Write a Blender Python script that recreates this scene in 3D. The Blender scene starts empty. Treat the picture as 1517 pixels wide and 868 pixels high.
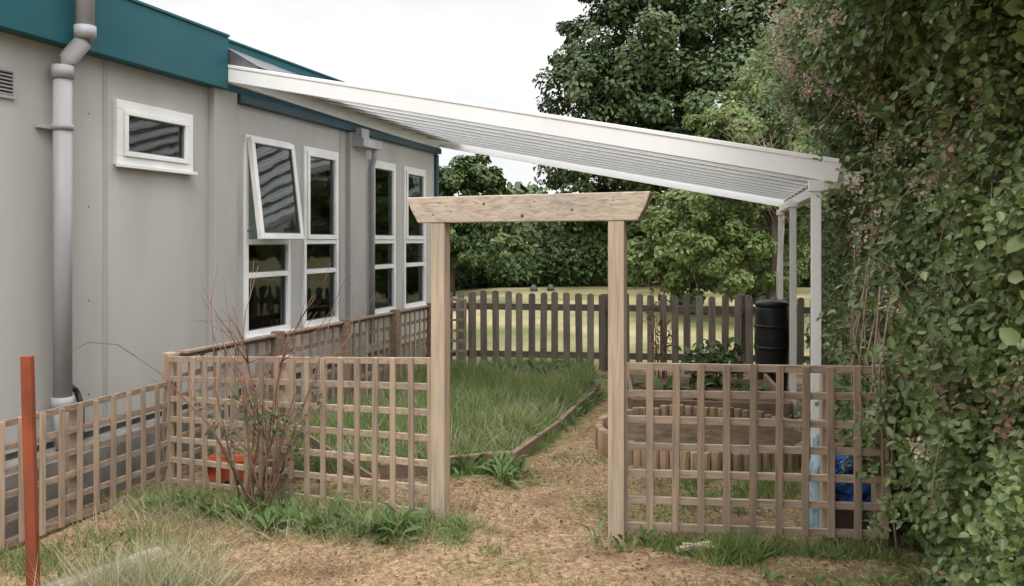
import bpy, math, random
import numpy as np
from mathutils import Vector, Matrix, noise as mn
random.seed(7); R=np.random.default_rng(11)
scene=bpy.context.scene
scene.view_settings.view_transform='Standard'
scene.view_settings.look='None'
scene.view_settings.exposure=0
COL=scene.collection
def lin(r,g,b):
    f=lambda c:(c/255/12.92) if c/255<=0.04045 else ((c/255+0.055)/1.055)**2.4
    return (f(r),f(g),f(b))
# ---------------------------------------------------------------- materials
def base_mat(name):
    m=bpy.data.materials.new(name); m.use_nodes=True
    nt=m.node_tree; b=nt.nodes['Principled BSDF']
    return m,nt,b
def ramp(nt,cols):
    r=nt.nodes.new('ShaderNodeValToRGB'); e=r.color_ramp.elements
    while len(e)<len(cols): e.new(0.5)
    for i,(p,c) in enumerate(cols):
        e[i].position=p; e[i].color=(c[0],c[1],c[2],1)
    return r
def nmat(name,cols,scale=(3,3,3),rough=0.8,bump=0.0,island=0.0,detail=6,bscale=None,metal=0.0,dist=0.0,dirt=None,spec=0.3):
    m,nt,b=base_mat(name); N=nt.nodes; L=nt.links
    tc=N.new('ShaderNodeTexCoord'); mp=N.new('ShaderNodeMapping'); mp.inputs['Scale'].default_value=scale
    L.new(tc.outputs['Object'],mp.inputs[0])
    n=N.new('ShaderNodeTexNoise'); n.inputs['Scale'].default_value=1; n.inputs['Detail'].default_value=detail
    n.inputs['Distortion'].default_value=dist
    L.new(mp.outputs[0],n.inputs[0])
    r=ramp(nt,cols); L.new(n.outputs[0],r.inputs[0]); out=r.outputs[0]
    if island>0:
        g=N.new('ShaderNodeNewGeometry'); mr=N.new('ShaderNodeMapRange')
        mr.inputs[3].default_value=1-island; mr.inputs[4].default_value=1+island
        L.new(g.outputs['Random Per Island'],mr.inputs[0])
        mx=N.new('ShaderNodeVectorMath'); mx.operation='SCALE'
        L.new(out,mx.inputs[0]); L.new(mr.outputs[0],mx.inputs['Scale']); out=mx.outputs[0]
        ad=N.new('ShaderNodeVectorMath'); ad.operation='ADD'; L.new(mp.outputs[0],ad.inputs[0])
        ml=N.new('ShaderNodeMath'); ml.operation='MULTIPLY'; ml.inputs[1].default_value=50
        L.new(g.outputs['Random Per Island'],ml.inputs[0]); L.new(ml.outputs[0],ad.inputs[1]); L.new(ad.outputs[0],n.inputs[0])
    if dirt:
        n2=N.new('ShaderNodeTexNoise'); n2.inputs['Scale'].default_value=dirt[0]; n2.inputs['Detail'].default_value=4
        mp2=N.new('ShaderNodeMapping'); mp2.inputs['Scale'].default_value=dirt[3] if len(dirt)>3 else (1,1,1)
        L.new(tc.outputs['Object'],mp2.inputs[0]); L.new(mp2.outputs[0],n2.inputs[0])
        r2=ramp(nt,[(0.42,(0,0,0)),(0.68,(1,1,1))]); L.new(n2.outputs[0],r2.inputs[0])
        mu=N.new('ShaderNodeMath'); mu.operation='MULTIPLY'; mu.inputs[1].default_value=dirt[2]; L.new(r2.outputs[0],mu.inputs[0])
        mi=N.new('ShaderNodeMix'); mi.data_type='RGBA'; L.new(mu.outputs[0],mi.inputs[0]); L.new(out,mi.inputs[6])
        mi.inputs[7].default_value=(*dirt[1],1); out=mi.outputs[2]
    L.new(out,b.inputs['Base Color'])
    b.inputs['Roughness'].default_value=rough; b.inputs['Metallic'].default_value=metal
    b.inputs['Specular IOR Level'].default_value=spec
    if bump>0:
        bp=N.new('ShaderNodeBump'); bp.inputs['Strength'].default_value=bump; bp.inputs['Distance'].default_value=0.01
        if bscale:
            n3=N.new('ShaderNodeTexNoise'); n3.inputs['Scale'].default_value=bscale; n3.inputs['Detail'].default_value=5
            L.new(tc.outputs['Object'],n3.inputs[0]); L.new(n3.outputs[0],bp.inputs['Height'])
        else: L.new(n.outputs[0],bp.inputs['Height'])
        L.new(bp.outputs[0],b.inputs['Normal'])
    return m
def leafmat(name,cols,rough=0.5,trans=0.3,nscale=0.6,spec=0.35):
    m,nt,b=base_mat(name); N=nt.nodes; L=nt.links
    g=N.new('ShaderNodeNewGeometry'); tc=N.new('ShaderNodeTexCoord')
    n=N.new('ShaderNodeTexNoise'); n.inputs['Scale'].default_value=nscale; n.inputs['Detail'].default_value=2
    L.new(tc.outputs['Object'],n.inputs[0])
    a=N.new('ShaderNodeMath'); a.operation='MULTIPLY_ADD'; a.inputs[1].default_value=0.55; a.inputs[2].default_value=-0.05
    L.new(g.outputs['Random Per Island'],a.inputs[0])
    a2=N.new('ShaderNodeMath'); a2.operation='MULTIPLY_ADD'; a2.inputs[1].default_value=0.55
    L.new(n.outputs[0],a2.inputs[0]); L.new(a.outputs[0],a2.inputs[2])
    r=ramp(nt,cols); L.new(a2.outputs[0],r.inputs[0]); L.new(r.outputs[0],b.inputs['Base Color'])
    b.inputs['Roughness'].default_value=rough; b.inputs['Specular IOR Level'].default_value=spec
    if trans>0:
        t=N.new('ShaderNodeBsdfTranslucent'); L.new(r.outputs[0],t.inputs[0])
        mx=N.new('ShaderNodeMixShader'); mx.inputs[0].default_value=trans
        L.new(b.outputs[0],mx.inputs[1]); L.new(t.outputs[0],mx.inputs[2]); L.new(mx.outputs[0],nt.nodes['Material Output'].inputs[0])
    return m
def wood(name,c,axis='x',var=0.12,dark=0.6,bump=0.3,dirt=.5):
    s={'x':(2.5,45,45),'y':(45,2.5,45),'z':(45,45,2.5)}[axis]
    gr=sum(c)/3*.55
    return nmat(name,[(0.28,tuple(k*dark for k in c)),(0.5,c),(0.75,tuple(min(1,k*1.2) for k in c))],s,0.85,bump,island=var,detail=5,dist=0.6,
                dirt=(2.2,tuple(k*0.25+gr*.6 for k in c),dirt))
# ---------------------------------------------------------------- mesh helpers
def newobj(name,me,parent=None,loc=None):
    o=bpy.data.objects.new(name,me); COL.objects.link(o)
    if parent: o.parent=parent
    if loc is not None: o.location=loc
    return o
def empty(name,loc=(0,0,0),rz=0):
    o=newobj(name,None); o.location=loc; o.rotation_euler=(0,0,rz); o.empty_display_size=0.2; return o
class MB:
    def __init__(s): s.v=[];s.f=[];s.m=[];s.mats=[];s.mi=0;s.sm=[];s.smooth=False
    def use(s,mat):
        if mat not in s.mats: s.mats.append(mat)
        s.mi=s.mats.index(mat); return s
    def add(s,vs,fs):
        k=len(s.v); s.v+= [tuple(v) for v in vs]
        for f in fs: s.f.append([i+k for i in f]); s.m.append(s.mi); s.sm.append(s.smooth)
    def box(s,x0,x1,y0,y1,z0,z1):
        s.add([(x0,y0,z0),(x1,y0,z0),(x1,y1,z0),(x0,y1,z0),(x0,y0,z1),(x1,y0,z1),(x1,y1,z1),(x0,y1,z1)],
              [(3,2,1,0),(4,5,6,7),(0,1,5,4),(1,2,6,5),(2,3,7,6),(3,0,4,7)])
    def beam(s,p0,p1,w,h,up=(0,0,1),roll=0):
        p0=Vector(p0);p1=Vector(p1);a=(p1-p0).normalized();u=Vector(up)
        if abs(a.dot(u))>0.98: u=Vector((0,1,0))
        sd=a.cross(u).normalized(); u=sd.cross(a).normalized()
        if roll:
            q=Matrix.Rotation(roll,3,a); sd=q@sd; u=q@u
        vs=[]
        for p in (p0,p1):
            for i,j in ((-1,-1),(1,-1),(1,1),(-1,1)): vs.append(p+sd*(w/2*i)+u*(h/2*j))
        s.add(vs,[(3,2,1,0),(4,5,6,7),(0,1,5,4),(1,2,6,5),(2,3,7,6),(3,0,4,7)])
    def post(s,x,y,z0,z1,w,t,dirx=(1,0),lean=(0,0)):
        d=Vector((dirx[0],dirx[1],0)).normalized(); n=Vector((-d.y,d.x,0)); vs=[]
        for z,l in ((z0,(0,0)),(z1,lean)):
            c=Vector((x+l[0],y+l[1],z))
            for i,j in ((-1,-1),(1,-1),(1,1),(-1,1)): vs.append(c+d*(w/2*i)+n*(t/2*j))
        s.add(vs,[(3,2,1,0),(4,5,6,7),(0,1,5,4),(1,2,6,5),(2,3,7,6),(3,0,4,7)])
    def tube(s,pts,rad,n=6,cap=True):
        pts=[Vector(p) for p in pts]; k=len(pts); vs=[]
        for i,p in enumerate(pts):
            a=(pts[min(i+1,k-1)]-pts[max(i-1,0)]).normalized()
            u=Vector((0,0,1)) if abs(a.z)<0.9 else Vector((1,0,0))
            sd=a.cross(u).normalized(); u=sd.cross(a)
            r=rad[i] if isinstance(rad,(list,tuple)) else rad
            for j in range(n):
                t=2*math.pi*j/n; vs.append(p+sd*(r*math.cos(t))+u*(r*math.sin(t)))
        fs=[]
        for i in range(k-1):
            for j in range(n): fs.append((i*n+j,i*n+(j+1)%n,(i+1)*n+(j+1)%n,(i+1)*n+j))
        if cap: fs.append(tuple(reversed(range(n)))); fs.append(tuple((k-1)*n+j for j in range(n)))
        old=s.smooth; s.smooth=True; s.add(vs,fs); s.smooth=old
    def obj(s,name,parent=None,bevel=0.0):
        me=bpy.data.meshes.new(name); me.from_pydata(s.v,[],s.f); 
        for m in s.mats: me.materials.append(m)
        me.polygons.foreach_set('material_index',s.m); me.polygons.foreach_set('use_smooth',s.sm); me.update()
        o=newobj(name,me,parent)
        if bevel>0:
            b=o.modifiers.new('bevel','BEVEL'); b.width=bevel; b.segments=2; b.limit_method='ANGLE'
        return o
LEAF=(np.array([(0,0,0),(.28,.5,.1),(.7,.4,.08),(1,0,-.12),(.7,-.4,.08),(.28,-.5,.1)]),[(0,3,2,1),(0,5,4,3)])
LONG=(np.array([(0,.12,0),(0,-.12,0),(.35,.5,.10),(.35,-.5,.10),(.75,.4,.04),(.75,-.4,.04),(1,0,-.14)]),[(0,1,3,2),(2,3,5,4),(4,5,6)])
BLADE=(np.array([(0,.5,0),(0,-.5,0),(.5,.4,.06),(.5,-.4,.06),(1,0,.32)]),[(0,1,3,2),(2,3,4)])
def nz(a): return a/np.maximum(np.linalg.norm(a,axis=1,keepdims=True),1e-9)
def scatter(T,C,A,Nn,Ln,Wd):
    tv,tf=T; A=nz(A); S=nz(np.cross(A,Nn)); Nn=np.cross(S,A); n=len(C);k=len(tv)
    Ln=Ln.reshape(-1,1,1);Wd=Wd.reshape(-1,1,1)
    V=C[:,None,:]+A[:,None,:]*Ln*tv[None,:,0:1]+S[:,None,:]*Wd*tv[None,:,1:2]+Nn[:,None,:]*Ln*tv[None,:,2:3]
    return V.reshape(-1,3),tf,n,k
def npobj(name,data,mat,parent=None,smooth=False):
    V,tf,n,k=data
    off=(np.arange(n)*k); loops=[];tot=[]
    for f in tf:
        loops.append(off[:,None]+np.array(f)[None,:]); tot.append(np.full(n,len(f)))
    idx=np.concatenate([l.reshape(-1) for l in loops]); tot=np.concatenate(tot); st=np.concatenate([[0],np.cumsum(tot)[:-1]])
    me=bpy.data.meshes.new(name); me.vertices.add(len(V)); me.vertices.foreach_set('co',V.astype(np.float32).ravel())
    me.loops.add(len(idx)); me.loops.foreach_set('vertex_index',idx.astype(np.int32))
    me.polygons.add(len(tot)); me.polygons.foreach_set('loop_start',st.astype(np.int32))
    me.update(calc_edges=True); me.materials.append(mat)
    return newobj(name,me,parent)
def ss(a,b,x):
    t=np.clip((x-a)/(b-a),0,1); return t*t*(3-2*t)
def g(x,y):
    return -0.08*np.clip(-np.asarray(x,float)-0.4,0,3)-0.1*ss(6,11,np.asarray(y,float))
def gz(x,y): return float(g(x,y))
def inpoly(x,y,poly):
    c=np.zeros(len(x),bool); n=len(poly)
    for i in range(n):
        x1,y1=poly[i];x2,y2=poly[(i+1)%n]
        if y1==y2: continue
        cond=((y1>y)!=(y2>y))&(x<(x2-x1)*(y-y1)/(y2-y1)+x1); c^=cond
    return c
def samp(poly,n):
    p=np.array(poly); X=R.uniform(p[:,0].min(),p[:,0].max(),n*3);Y=R.uniform(p[:,1].min(),p[:,1].max(),n*3)
    k=inpoly(X,Y,poly); return X[k][:n],Y[k][:n]
# ---------------------------------------------------------------- material library
GREYWALL=nmat('wall_grey_render',[(0.3,lin(170,168,164)),(0.7,lin(183,181,177))],(1.2,1.2,.5),0.75,0.15,bscale=220,dirt=(0.9,lin(152,149,143),0.5,(2.0,1,.35)))
GREYPIL=nmat('pilaster_grey',[(0.3,lin(155,153,149)),(0.7,lin(168,166,162))],(2,2,.6),0.7,0.1,bscale=200)
TEAL=nmat('teal_fascia',[(0.3,lin(24,82,92)),(0.7,lin(32,94,104))],(1,1,1),0.5,0,dirt=(1.5,lin(46,88,94),0.5,(1,1,.4)))
TEALD=nmat('teal_gutter',[(0.3,lin(42,68,80)),(0.7,lin(54,82,96))],(2,2,2),0.5)
WHITE=nmat('white_upvc',[(0.3,(.70,.70,.70)),(0.7,(.78,.78,.77))],(2,2,2),0.4,dirt=(3,(.52,.51,.47),0.4))
CANW=nmat('white_powdercoat',[(0.3,(.86,.86,.86)),(0.7,(.90,.90,.90))],(2,2,2),0.35,dirt=(2.5,(.77,.77,.76),0.3))
GASK=nmat('grey_gasket',[(0.3,(.13,.13,.14)),(0.7,(.20,.20,.21))],(3,3,3),0.6)
GASKL=nmat('pale_gasket',[(0.3,(.24,.24,.25)),(0.7,(.32,.32,.33))],(3,3,3),0.6)
PIPE=nmat('pipe_grey',[(0.3,lin(152,152,157)),(0.7,lin(170,170,175))],(3,3,1),0.45,dirt=(5,lin(132,130,124),0.45,(1,1,.2)))
CONC=nmat('concrete',[(0.3,(.16,.15,.14)),(0.7,(.28,.27,.25))],(6,6,6),0.9,0.4)
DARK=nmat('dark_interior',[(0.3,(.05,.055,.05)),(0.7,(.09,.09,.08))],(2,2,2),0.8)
ROOFG=nmat('roof_felt',[(0.3,(.10,.10,.105)),(0.7,(.16,.16,.165))],(4,4,4),0.8,0.2)
CURT=nmat('curtain',[(0.3,(.34,.35,.33)),(0.7,(.50,.50,.47))],(2,2,2),0.9)
RED=nmat('red_cloth',[(0.3,(.35,.03,.02)),(0.7,(.5,.06,.03))],(8,8,8),0.8)
ORNG=nmat('orange_paper',[(0.3,(.5,.2,.03)),(0.7,(.65,.35,.05))],(20,20,20),0.8)
def glass(name,tint):
    m,nt,b=base_mat(name);N=nt.nodes;L=nt.links;N.remove(b)
    t=N.new('ShaderNodeBsdfTransparent');t.inputs[0].default_value=(*tint,1)
    gl=N.new('ShaderNodeBsdfGlossy');gl.inputs['Roughness'].default_value=0.03;gl.inputs[0].default_value=(.9,.95,.92,1)
    f=N.new('ShaderNodeFresnel');f.inputs[0].default_value=1.6
    n=N.new('ShaderNodeTexNoise');n.inputs['Scale'].default_value=2.5;bp=N.new('ShaderNodeBump');bp.inputs['Strength'].default_value=.12;bp.inputs['Distance'].default_value=.02
    tc=N.new('ShaderNodeTexCoord');L.new(tc.outputs['Object'],n.inputs[0]);L.new(n.outputs[0],bp.inputs['Height']);L.new(bp.outputs[0],gl.inputs['Normal'])
    mx=N.new('ShaderNodeMixShader');L.new(f.outputs[0],mx.inputs[0]);L.new(t.outputs[0],mx.inputs[1]);L.new(gl.outputs[0],mx.inputs[2]);L.new(mx.outputs[0],N['Material Output'].inputs[0])
    return m
GLASS=glass('window_glass',(.68,.74,.70))
def opal():
    m,nt,b=base_mat('opal_polycarbonate');N=nt.nodes;L=nt.links
    b.inputs['Base Color'].default_value=(.88,.89,.90,1);b.inputs['Roughness'].default_value=.3
    t=N.new('ShaderNodeBsdfTranslucent');t.inputs[0].default_value=(.95,.96,.97,1)
    mx=N.new('ShaderNodeMixShader');mx.inputs[0].default_value=.8;L.new(b.outputs[0],mx.inputs[1]);L.new(t.outputs[0],mx.inputs[2]);L.new(mx.outputs[0],N['Material Output'].inputs[0])
    return m
OPAL=opal()
WLV=wood('lattice_wood_upright',lin(166,145,125),'z',.2,dirt=.45)
WLH=wood('lattice_wood_rail',lin(172,152,132),'x',.15,dirt=.4)
WLHY=wood('lattice_wood_rail_side',lin(156,134,116),'y',.2)
WPG=wood('pergola_post_wood',lin(184,165,144),'z',.06,.72,dirt=.25)
WPB=wood('pergola_beam_wood',lin(192,176,158),'x',.05,.62,.5,dirt=.35)
KNOT=nmat('wood_knot',[(0.3,lin(80,64,52)),(0.7,lin(115,94,78))],(40,40,40),.9)
WPK=wood('picket_wood',lin(126,118,107),'z',.28,.6)
WPKR=wood('picket_rail_wood',lin(106,98,88),'x',.2)
WBED=wood('bed_board_wood',lin(136,114,96),'x',.2)
WLOG=wood('log_edging_wood',lin(160,134,108),'z',.3)
BARK=nmat('bark',[(0.3,(.035,.028,.02)),(0.7,(.10,.08,.06))],(6,6,1.5),0.9,0.6)
TWIG=nmat('reddish_twig',[(0.3,(.16,.08,.06)),(0.7,(.28,.16,.12))],(6,6,3),0.8)
DEADT=nmat('dead_twig',[(0.3,(.22,.16,.11)),(0.7,(.38,.30,.22))],(6,6,3),0.9)
RUST=nmat('rusty_red_stake',[(0.3,lin(118,56,36)),(0.7,lin(158,82,54))],(8,8,3),0.85,0.3,dirt=(6,lin(100,66,50),.5))
TERRA=nmat('terracotta',[(0.3,lin(160,74,50)),(0.7,lin(190,98,70))],(6,6,6),0.8)
BRICK=nmat('red_brick',[(0.3,(.22,.07,.05)),(0.7,(.36,.14,.10))],(14,14,14),0.9,0.5)
BLACK=nmat('black_plastic',[(0.3,(.012,.013,.013)),(0.7,(.03,.03,.03))],(4,4,4),0.4)
SOIL=nmat('soil',[(0.3,(.06,.04,.025)),(0.7,(.15,.10,.06))],(12,12,12),0.95,0.6)
BLUE=nmat('blue_plastic',[(0.3,(.02,.07,.28)),(0.7,(.05,.15,.45))],(8,8,8),0.35)
LBLUE=nmat('light_blue_plastic',[(0.35,(.12,.32,.45)),(0.65,(.5,.62,.66))],(9,9,9),0.4)
# ---------------------------------------------------------------- ground
def ground_mat():
    m,nt,b=base_mat('ground_dry_grass');N=nt.nodes;L=nt.links
    tc=N.new('ShaderNodeTexCoord')
    def no(s,d=6,dist=0):
        n=N.new('ShaderNodeTexNoise');n.inputs['Scale'].default_value=s;n.inputs['Detail'].default_value=d;n.inputs['Distortion'].default_value=dist;L.new(tc.outputs['Object'],n.inputs[0]);return n
    fine=no(28,8,1);r1=ramp(nt,[(0.3,(.14,.082,.05)),(0.48,(.29,.19,.115)),(0.7,(.46,.34,.21))]);L.new(fine.outputs[0],r1.inputs[0])
    r2=ramp(nt,[(0.3,(.05,.075,.022)),(0.5,(.13,.14,.05)),(0.7,(.28,.25,.11))]);L.new(fine.outputs[0],r2.inputs[0])
    pat=no(1.1,5);rp=ramp(nt,[(0.50,(0,0,0)),(0.66,(.8,.8,.8))]);L.new(pat.outputs[0],rp.inputs[0])
    m1=N.new('ShaderNodeMix');m1.data_type='RGBA';L.new(rp.outputs[0],m1.inputs[0]);L.new(r1.outputs[0],m1.inputs[6]);L.new(r2.outputs[0],m1.inputs[7])
    ps=no(2.6,6);rs=ramp(nt,[(0.54,(0,0,0)),(0.66,(.8,.8,.8))]);L.new(ps.outputs[0],rs.inputs[0])
    m3=N.new('ShaderNodeMix');m3.data_type='RGBA';L.new(rs.outputs[0],m3.inputs[0]);L.new(m1.outputs[2],m3.inputs[6]);m3.inputs[7].default_value=(.16,.095,.062,1)
    far=no(0.35,6);rf=ramp(nt,[(0.35,(.12,.135,.055)),(0.5,(.25,.225,.115)),(0.65,(.36,.30,.175))]);L.new(far.outputs[0],rf.inputs[0])
    sx=N.new('ShaderNodeSeparateXYZ');L.new(tc.outputs['Object'],sx.inputs[0])
    mr=N.new('ShaderNodeMapRange');mr.inputs[1].default_value=10.8;mr.inputs[2].default_value=12;L.new(sx.outputs[1],mr.inputs[0])
    m2=N.new('ShaderNodeMix');m2.data_type='RGBA';L.new(mr.outputs[0],m2.inputs[0]);L.new(m3.outputs[2],m2.inputs[6]);L.new(rf.outputs[0],m2.inputs[7])
    L.new(m2.outputs[2],b.inputs['Base Color']);b.inputs['Roughness'].default_value=.95;b.inputs['Specular IOR Level'].default_value=.1
    bp=N.new('ShaderNodeBump');bp.inputs['Strength'].default_value=.7;bp.inputs['Distance'].default_value=.03;L.new(fine.outputs[0],bp.inputs['Height']);L.new(bp.outputs[0],b.inputs['Normal'])
    return m
GM=ground_mat()
xs=np.concatenate([[-400,-120,-40,-12],np.arange(-6,6.01,.12),[12,40,120,400]])
ys=np.concatenate([[-60,-10],np.arange(0,13.01,.12),[16,22,30,60,140,500]])
vs=[];fs=[]
for j,y in enumerate(ys):
    for i,x in enumerate(xs):
        z=gz(x,y)
        if abs(x)<=6 and 0<=y<=13: z+=0.018*mn.noise(Vector((x*1.7,y*1.7,0)))+0.01*mn.noise(Vector((x*6,y*6,3)))
        vs.append((x,y,z))
nx=len(xs)
for j in range(len(ys)-1):
    for i in range(nx-1): fs.append((j*nx+i,j*nx+i+1,(j+1)*nx+i+1,(j+1)*nx+i))
me=bpy.data.meshes.new('ground');me.from_pydata(vs,[],fs);me.materials.append(GM)
for p in me.polygons:p.use_smooth=True
newobj('ground',me)
# ---------------------------------------------------------------- building (local x along wall, y into building)
RZ=math.radians(72.8)
bld=empty('school_building',(-4.681,1.449,0),RZ)
m=MB().use(GREYWALL)
def wall(m,s0,s1,z0,z1,ops,y0=0,y1=.15):
    cur=s0
    for a,b,c,d in sorted(ops):
        m.box(cur,a,y0,y1,z0,z1); m.box(a,b,y0,y1,z0,c); m.box(a,b,y0,y1,d,z1); cur=b
    m.box(cur,s1,y0,y1,z0,z1)
W=[(7.03,7.83),(8.10,8.86),(9.68,10.43),(10.71,11.46)]
wall(m,-3,6.5,.22,3.08,[(5.38,6.22,2.27,2.72)])
wall(m,6.5,11.9,.22,3.08,[(a,b,.71,2.68) for a,b in W])
m.box(11.75,11.9,.15,6,.22,3.08); m.box(-3,-2.85,.15,6,.22,3.08); m.box(-3,11.9,6,6.15,.22,3.08)
m.obj('walls',bld)
m=MB().use(GREYPIL)
m.box(6.5,6.84,-.07,0,.2,3.036)
m.box(9.09,9.5,-.06,0,.2,2.95)
for s in (1.2,2.45,3.72,5.24): m.box(s,s+.045,-.006,0,.22,3.03)
m.box(8.93,8.96,-.006,0,.22,2.95)
m.obj('pilasters',bld,.004)
m=MB().use(GASK)
for i in range(-2,6):
    for z in (.5,1.2,1.9,2.6):
        s=.62*i+2.0
        if s<4.4 or s>5.0: m.tube([(s,-.001,z),(s,-.005,z)],.006,6)
m.obj('wall_fixings',bld)
m=MB().use(CONC); m.box(-3,11.85,.04,6.1,-.5,.22); m.box(-1,6.4,-.30,.035,-.5,.17); m.obj('plinth',bld,.01)
m=MB().use(TEAL); m.box(-3.1,6.62,-.13,.35,3.036,3.51); m.box(6.623,11.95,-.04,.35,3.04,3.507)
m.box(-3.1,6.622,-.145,.36,3.511,3.535); m.box(6.63,11.96,-.055,.36,3.508,3.53)
m.use(TEALD); m.box(6.85,11.9,-.10,-.002,2.955,3.037); m.box(11.84,11.93,-.045,.1,.22,2.95)
m.obj('fascia',bld,.004)
m=MB().use(ROOFG); m.box(-3.05,11.9,.36,6.2,3.09,3.50); m.obj('roof',bld)
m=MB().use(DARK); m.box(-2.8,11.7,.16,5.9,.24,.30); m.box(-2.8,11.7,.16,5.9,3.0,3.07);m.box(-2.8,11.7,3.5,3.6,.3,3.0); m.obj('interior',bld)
def frame(m,s0,s1,z0,z1,w,y0,y1):
    m.box(s0,s1,y0,y1,z0,z0+w);m.box(s0,s1,y0,y1,z1-w,z1);m.box(s0,s0+w,y0,y1,z0+w,z1-w);m.box(s1-w,s1,y0,y1,z0+w,z1-w)
fm=MB().use(WHITE); gm=MB().use(GLASS); gk=MB().use(GASK)
for i,(a,b) in enumerate(W):
    frame(fm,a,b,.71,2.68,.05,-.03,.06)
    for z in (1.28,1.61): fm.box(a+.05,b-.05,-.028,.055,z,z+.05)
    fm.box(a-.03,b+.03,-.08,-.031,.68,.715)
    gm.box(a+.05,b-.05,.018,.024,.76,1.28); gm.box(a+.05,b-.05,.018,.024,1.33,1.61)
    frame(gk,a+.051,b-.051,.761,1.279,.008,.0,.017); frame(gk,a+.051,b-.051,1.331,1.609,.008,.0,.017)
    if i>0:
        frame(fm,a+.052,b-.052,1.662,2.628,.05,-.045,.02)
        gm.box(a+.102,b-.102,-.005,.001,1.712,2.578); frame(gk,a+.103,b-.103,1.713,2.577,.008,-.02,-.006)
frame(fm,5.35,6.25,2.24,2.75,.07,-.035,.05); frame(fm,5.422,6.178,2.312,2.678,.04,-.05,.02)
fm.box(5.33,6.27,-.07,-.036,2.22,2.25)
gm.box(5.46,6.14,-.01,-.004,2.35,2.64); frame(gk,5.463,6.137,2.353,2.637,.008,-.03,-.011)
fm.obj('window_frames',bld,.004); gm.obj('window_glass',bld); gk.obj('window_gaskets',bld)
a,b=W[0]; sm=MB().use(WHITE); frame(sm,0,b-a-.03,-1.0,0,.055,-.025,.025); sm.use(GLASS); sm.box(.055,b-a-.085,-.003,.003,-.945,-.055)
sm.use(GASK); frame(sm,.056,b-a-.086,-.944,-.056,.008,-.018,-.004)
so=sm.obj('open_window_sash',bld,.003); so.location=(a+.015,-.055,2.655); so.rotation_euler=(-math.radians(7),0,0)
m=MB().use(GASK); m.beam((a+.03,.0,1.72),(a+.03,-.13,1.80),.02,.012); m.beam((b-.03,.0,1.72),(b-.03,-.13,1.80),.02,.012); m.obj('window_stays',bld)
cm=MB().use(CURT);cm.smooth=True
def curtain(s0,s1,z0,z1,y):
    n=24;v=[];f=[]
    for i in range(n+1):
        s=s0+(s1-s0)*i/n; yy=y+.035*math.sin(i*1.9)+.01*random.random()
        v+=[(s,yy,z0),(s,yy,z1)]
    for i in range(n): f.append((2*i,2*i+2,2*i+3,2*i+1))
    cm.add(v,f)
for a,b in W: curtain(a+.3,b+.05,1.3,2.8,.22)
for a,b in W[1:]: curtain(a+.45,b+.05,.5,1.3,.22)
curtain(5.3,6.3,2.1,2.9,.25)
cm.obj('curtains',bld)
im=MB().use(RED); im.tube([(8.30,.2,.8),(8.32,.2,1.2),(8.3,.2,1.5)],[.12,.1,.03],8); im.tube([(9.85,.2,.75),(9.85,.2,1.2)],[.08,.05],8)
im.use(ORNG)
for (s,z) in ((8.25,2.3),(8.35,1.95),(9.85,2.4),(9.95,2.0),(10.85,2.2)): im.box(s,s+.1,.14,.15,z,z+.12)
im.obj('hanging_decorations',bld)
pm=MB().use(PIPE)
px=4.76
pm.tube([(px+.08,-.22,4.2),(px+.08,-.22,3.12)],.062,16); pm.tube([(px+.08,-.22,3.14),(px+.07,-.21,3.06),(px+.02,-.12,2.93),(px,-.1,2.84)],.062,16)
pm.tube([(px,-.1,2.86),(px,-.1,.48)],.062,16)
for z in (3.13,2.84,.5): pm.tube([(px+(.08 if z>3 else 0),-.22 if z>3 else -.1,z-.045),(px+(.08 if z>3 else 0),-.22 if z>3 else -.1,z+.045)],.074,16)
pm.tube([(px,-.1,2.43),(px,-.1,2.47)],.072,16); pm.box(px-.14,px+.12,-.04,0,2.435,2.465)
pm.tube([(px,-.1,.5),(px,-.12,.36),(px,-.12,.2)],.07,16)
pm.box(9.12,9.62,-.22,-.06,2.78,2.88); pm.box(9.14,9.34,-.18,-.06,2.88,3.0)
pm.tube([(9.56,-.14,2.8),(9.56,-.14,2.68),(9.62,-.08,2.58),(9.62,-.08,.3)],.035,10)
pm.obj('downpipes',bld)
vm=MB().use(PIPE); frame(vm,4.03,4.45,2.60,2.80,.02,-.02,0)
for k in range(7): vm.beam((4.05,-.01,2.63+k*.025),(4.43,-.01,2.63+k*.025),.018,.006,roll=.6)
vm.use(DARK); vm.box(4.05,4.43,-.004,-.001,2.62,2.78)
vm.obj('air_vent',bld)
bm_=MB().use(BLACK); bm_.tube([(4.93,-.06,.55),(4.93,-.10,.45),(4.93,-.10,.2)],.02,8); bm_.tube([(4.9,-.02,.6),(4.93,-.06,.55)],.02,8); bm_.obj('waste_pipe',bld)
# ---------------------------------------------------------------- canopy
can=empty('lean_to_canopy')
FL=Vector((-2.66,7.80,3.26));FR=Vector((2.08,5.35,2.13));BL=Vector((-1.12,12.80,3.17));BR=Vector((3.46,10.75,2.17))
m=MB().use(CANW)
dn=Vector((0,0,1))
m.beam(FL-dn*.075,FR-dn*.055,.06,.125); m.beam(FL+dn*.004,FR+dn*.02,.075,.03); m.beam(BL-dn*.05,BR-dn*.05,.06,.10)
m.beam(FL+Vector((0,0,-.08)),BL+Vector((0,0,-.08)),.06,.14)
m.beam(FR+Vector((-.02,.03,-.11)),BR+Vector((-.02,0,-.11)),.07,.08)
gd=(BR-FR).normalized(); sd=gd.cross(dn).normalized()
m.beam(FR+sd*.07-dn*.095-gd*.03,BR+sd*.07-dn*.095,.09,.075); m.beam(FR+sd*.08-dn*.055-gd*.035,BR+sd*.08-dn*.055,.12,.012)
m.obj('frame',can,.004)
nb=12
m=MB().use(CANW); q=MB().use(GASKL)
ax=(BL-FL).normalized()
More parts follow.
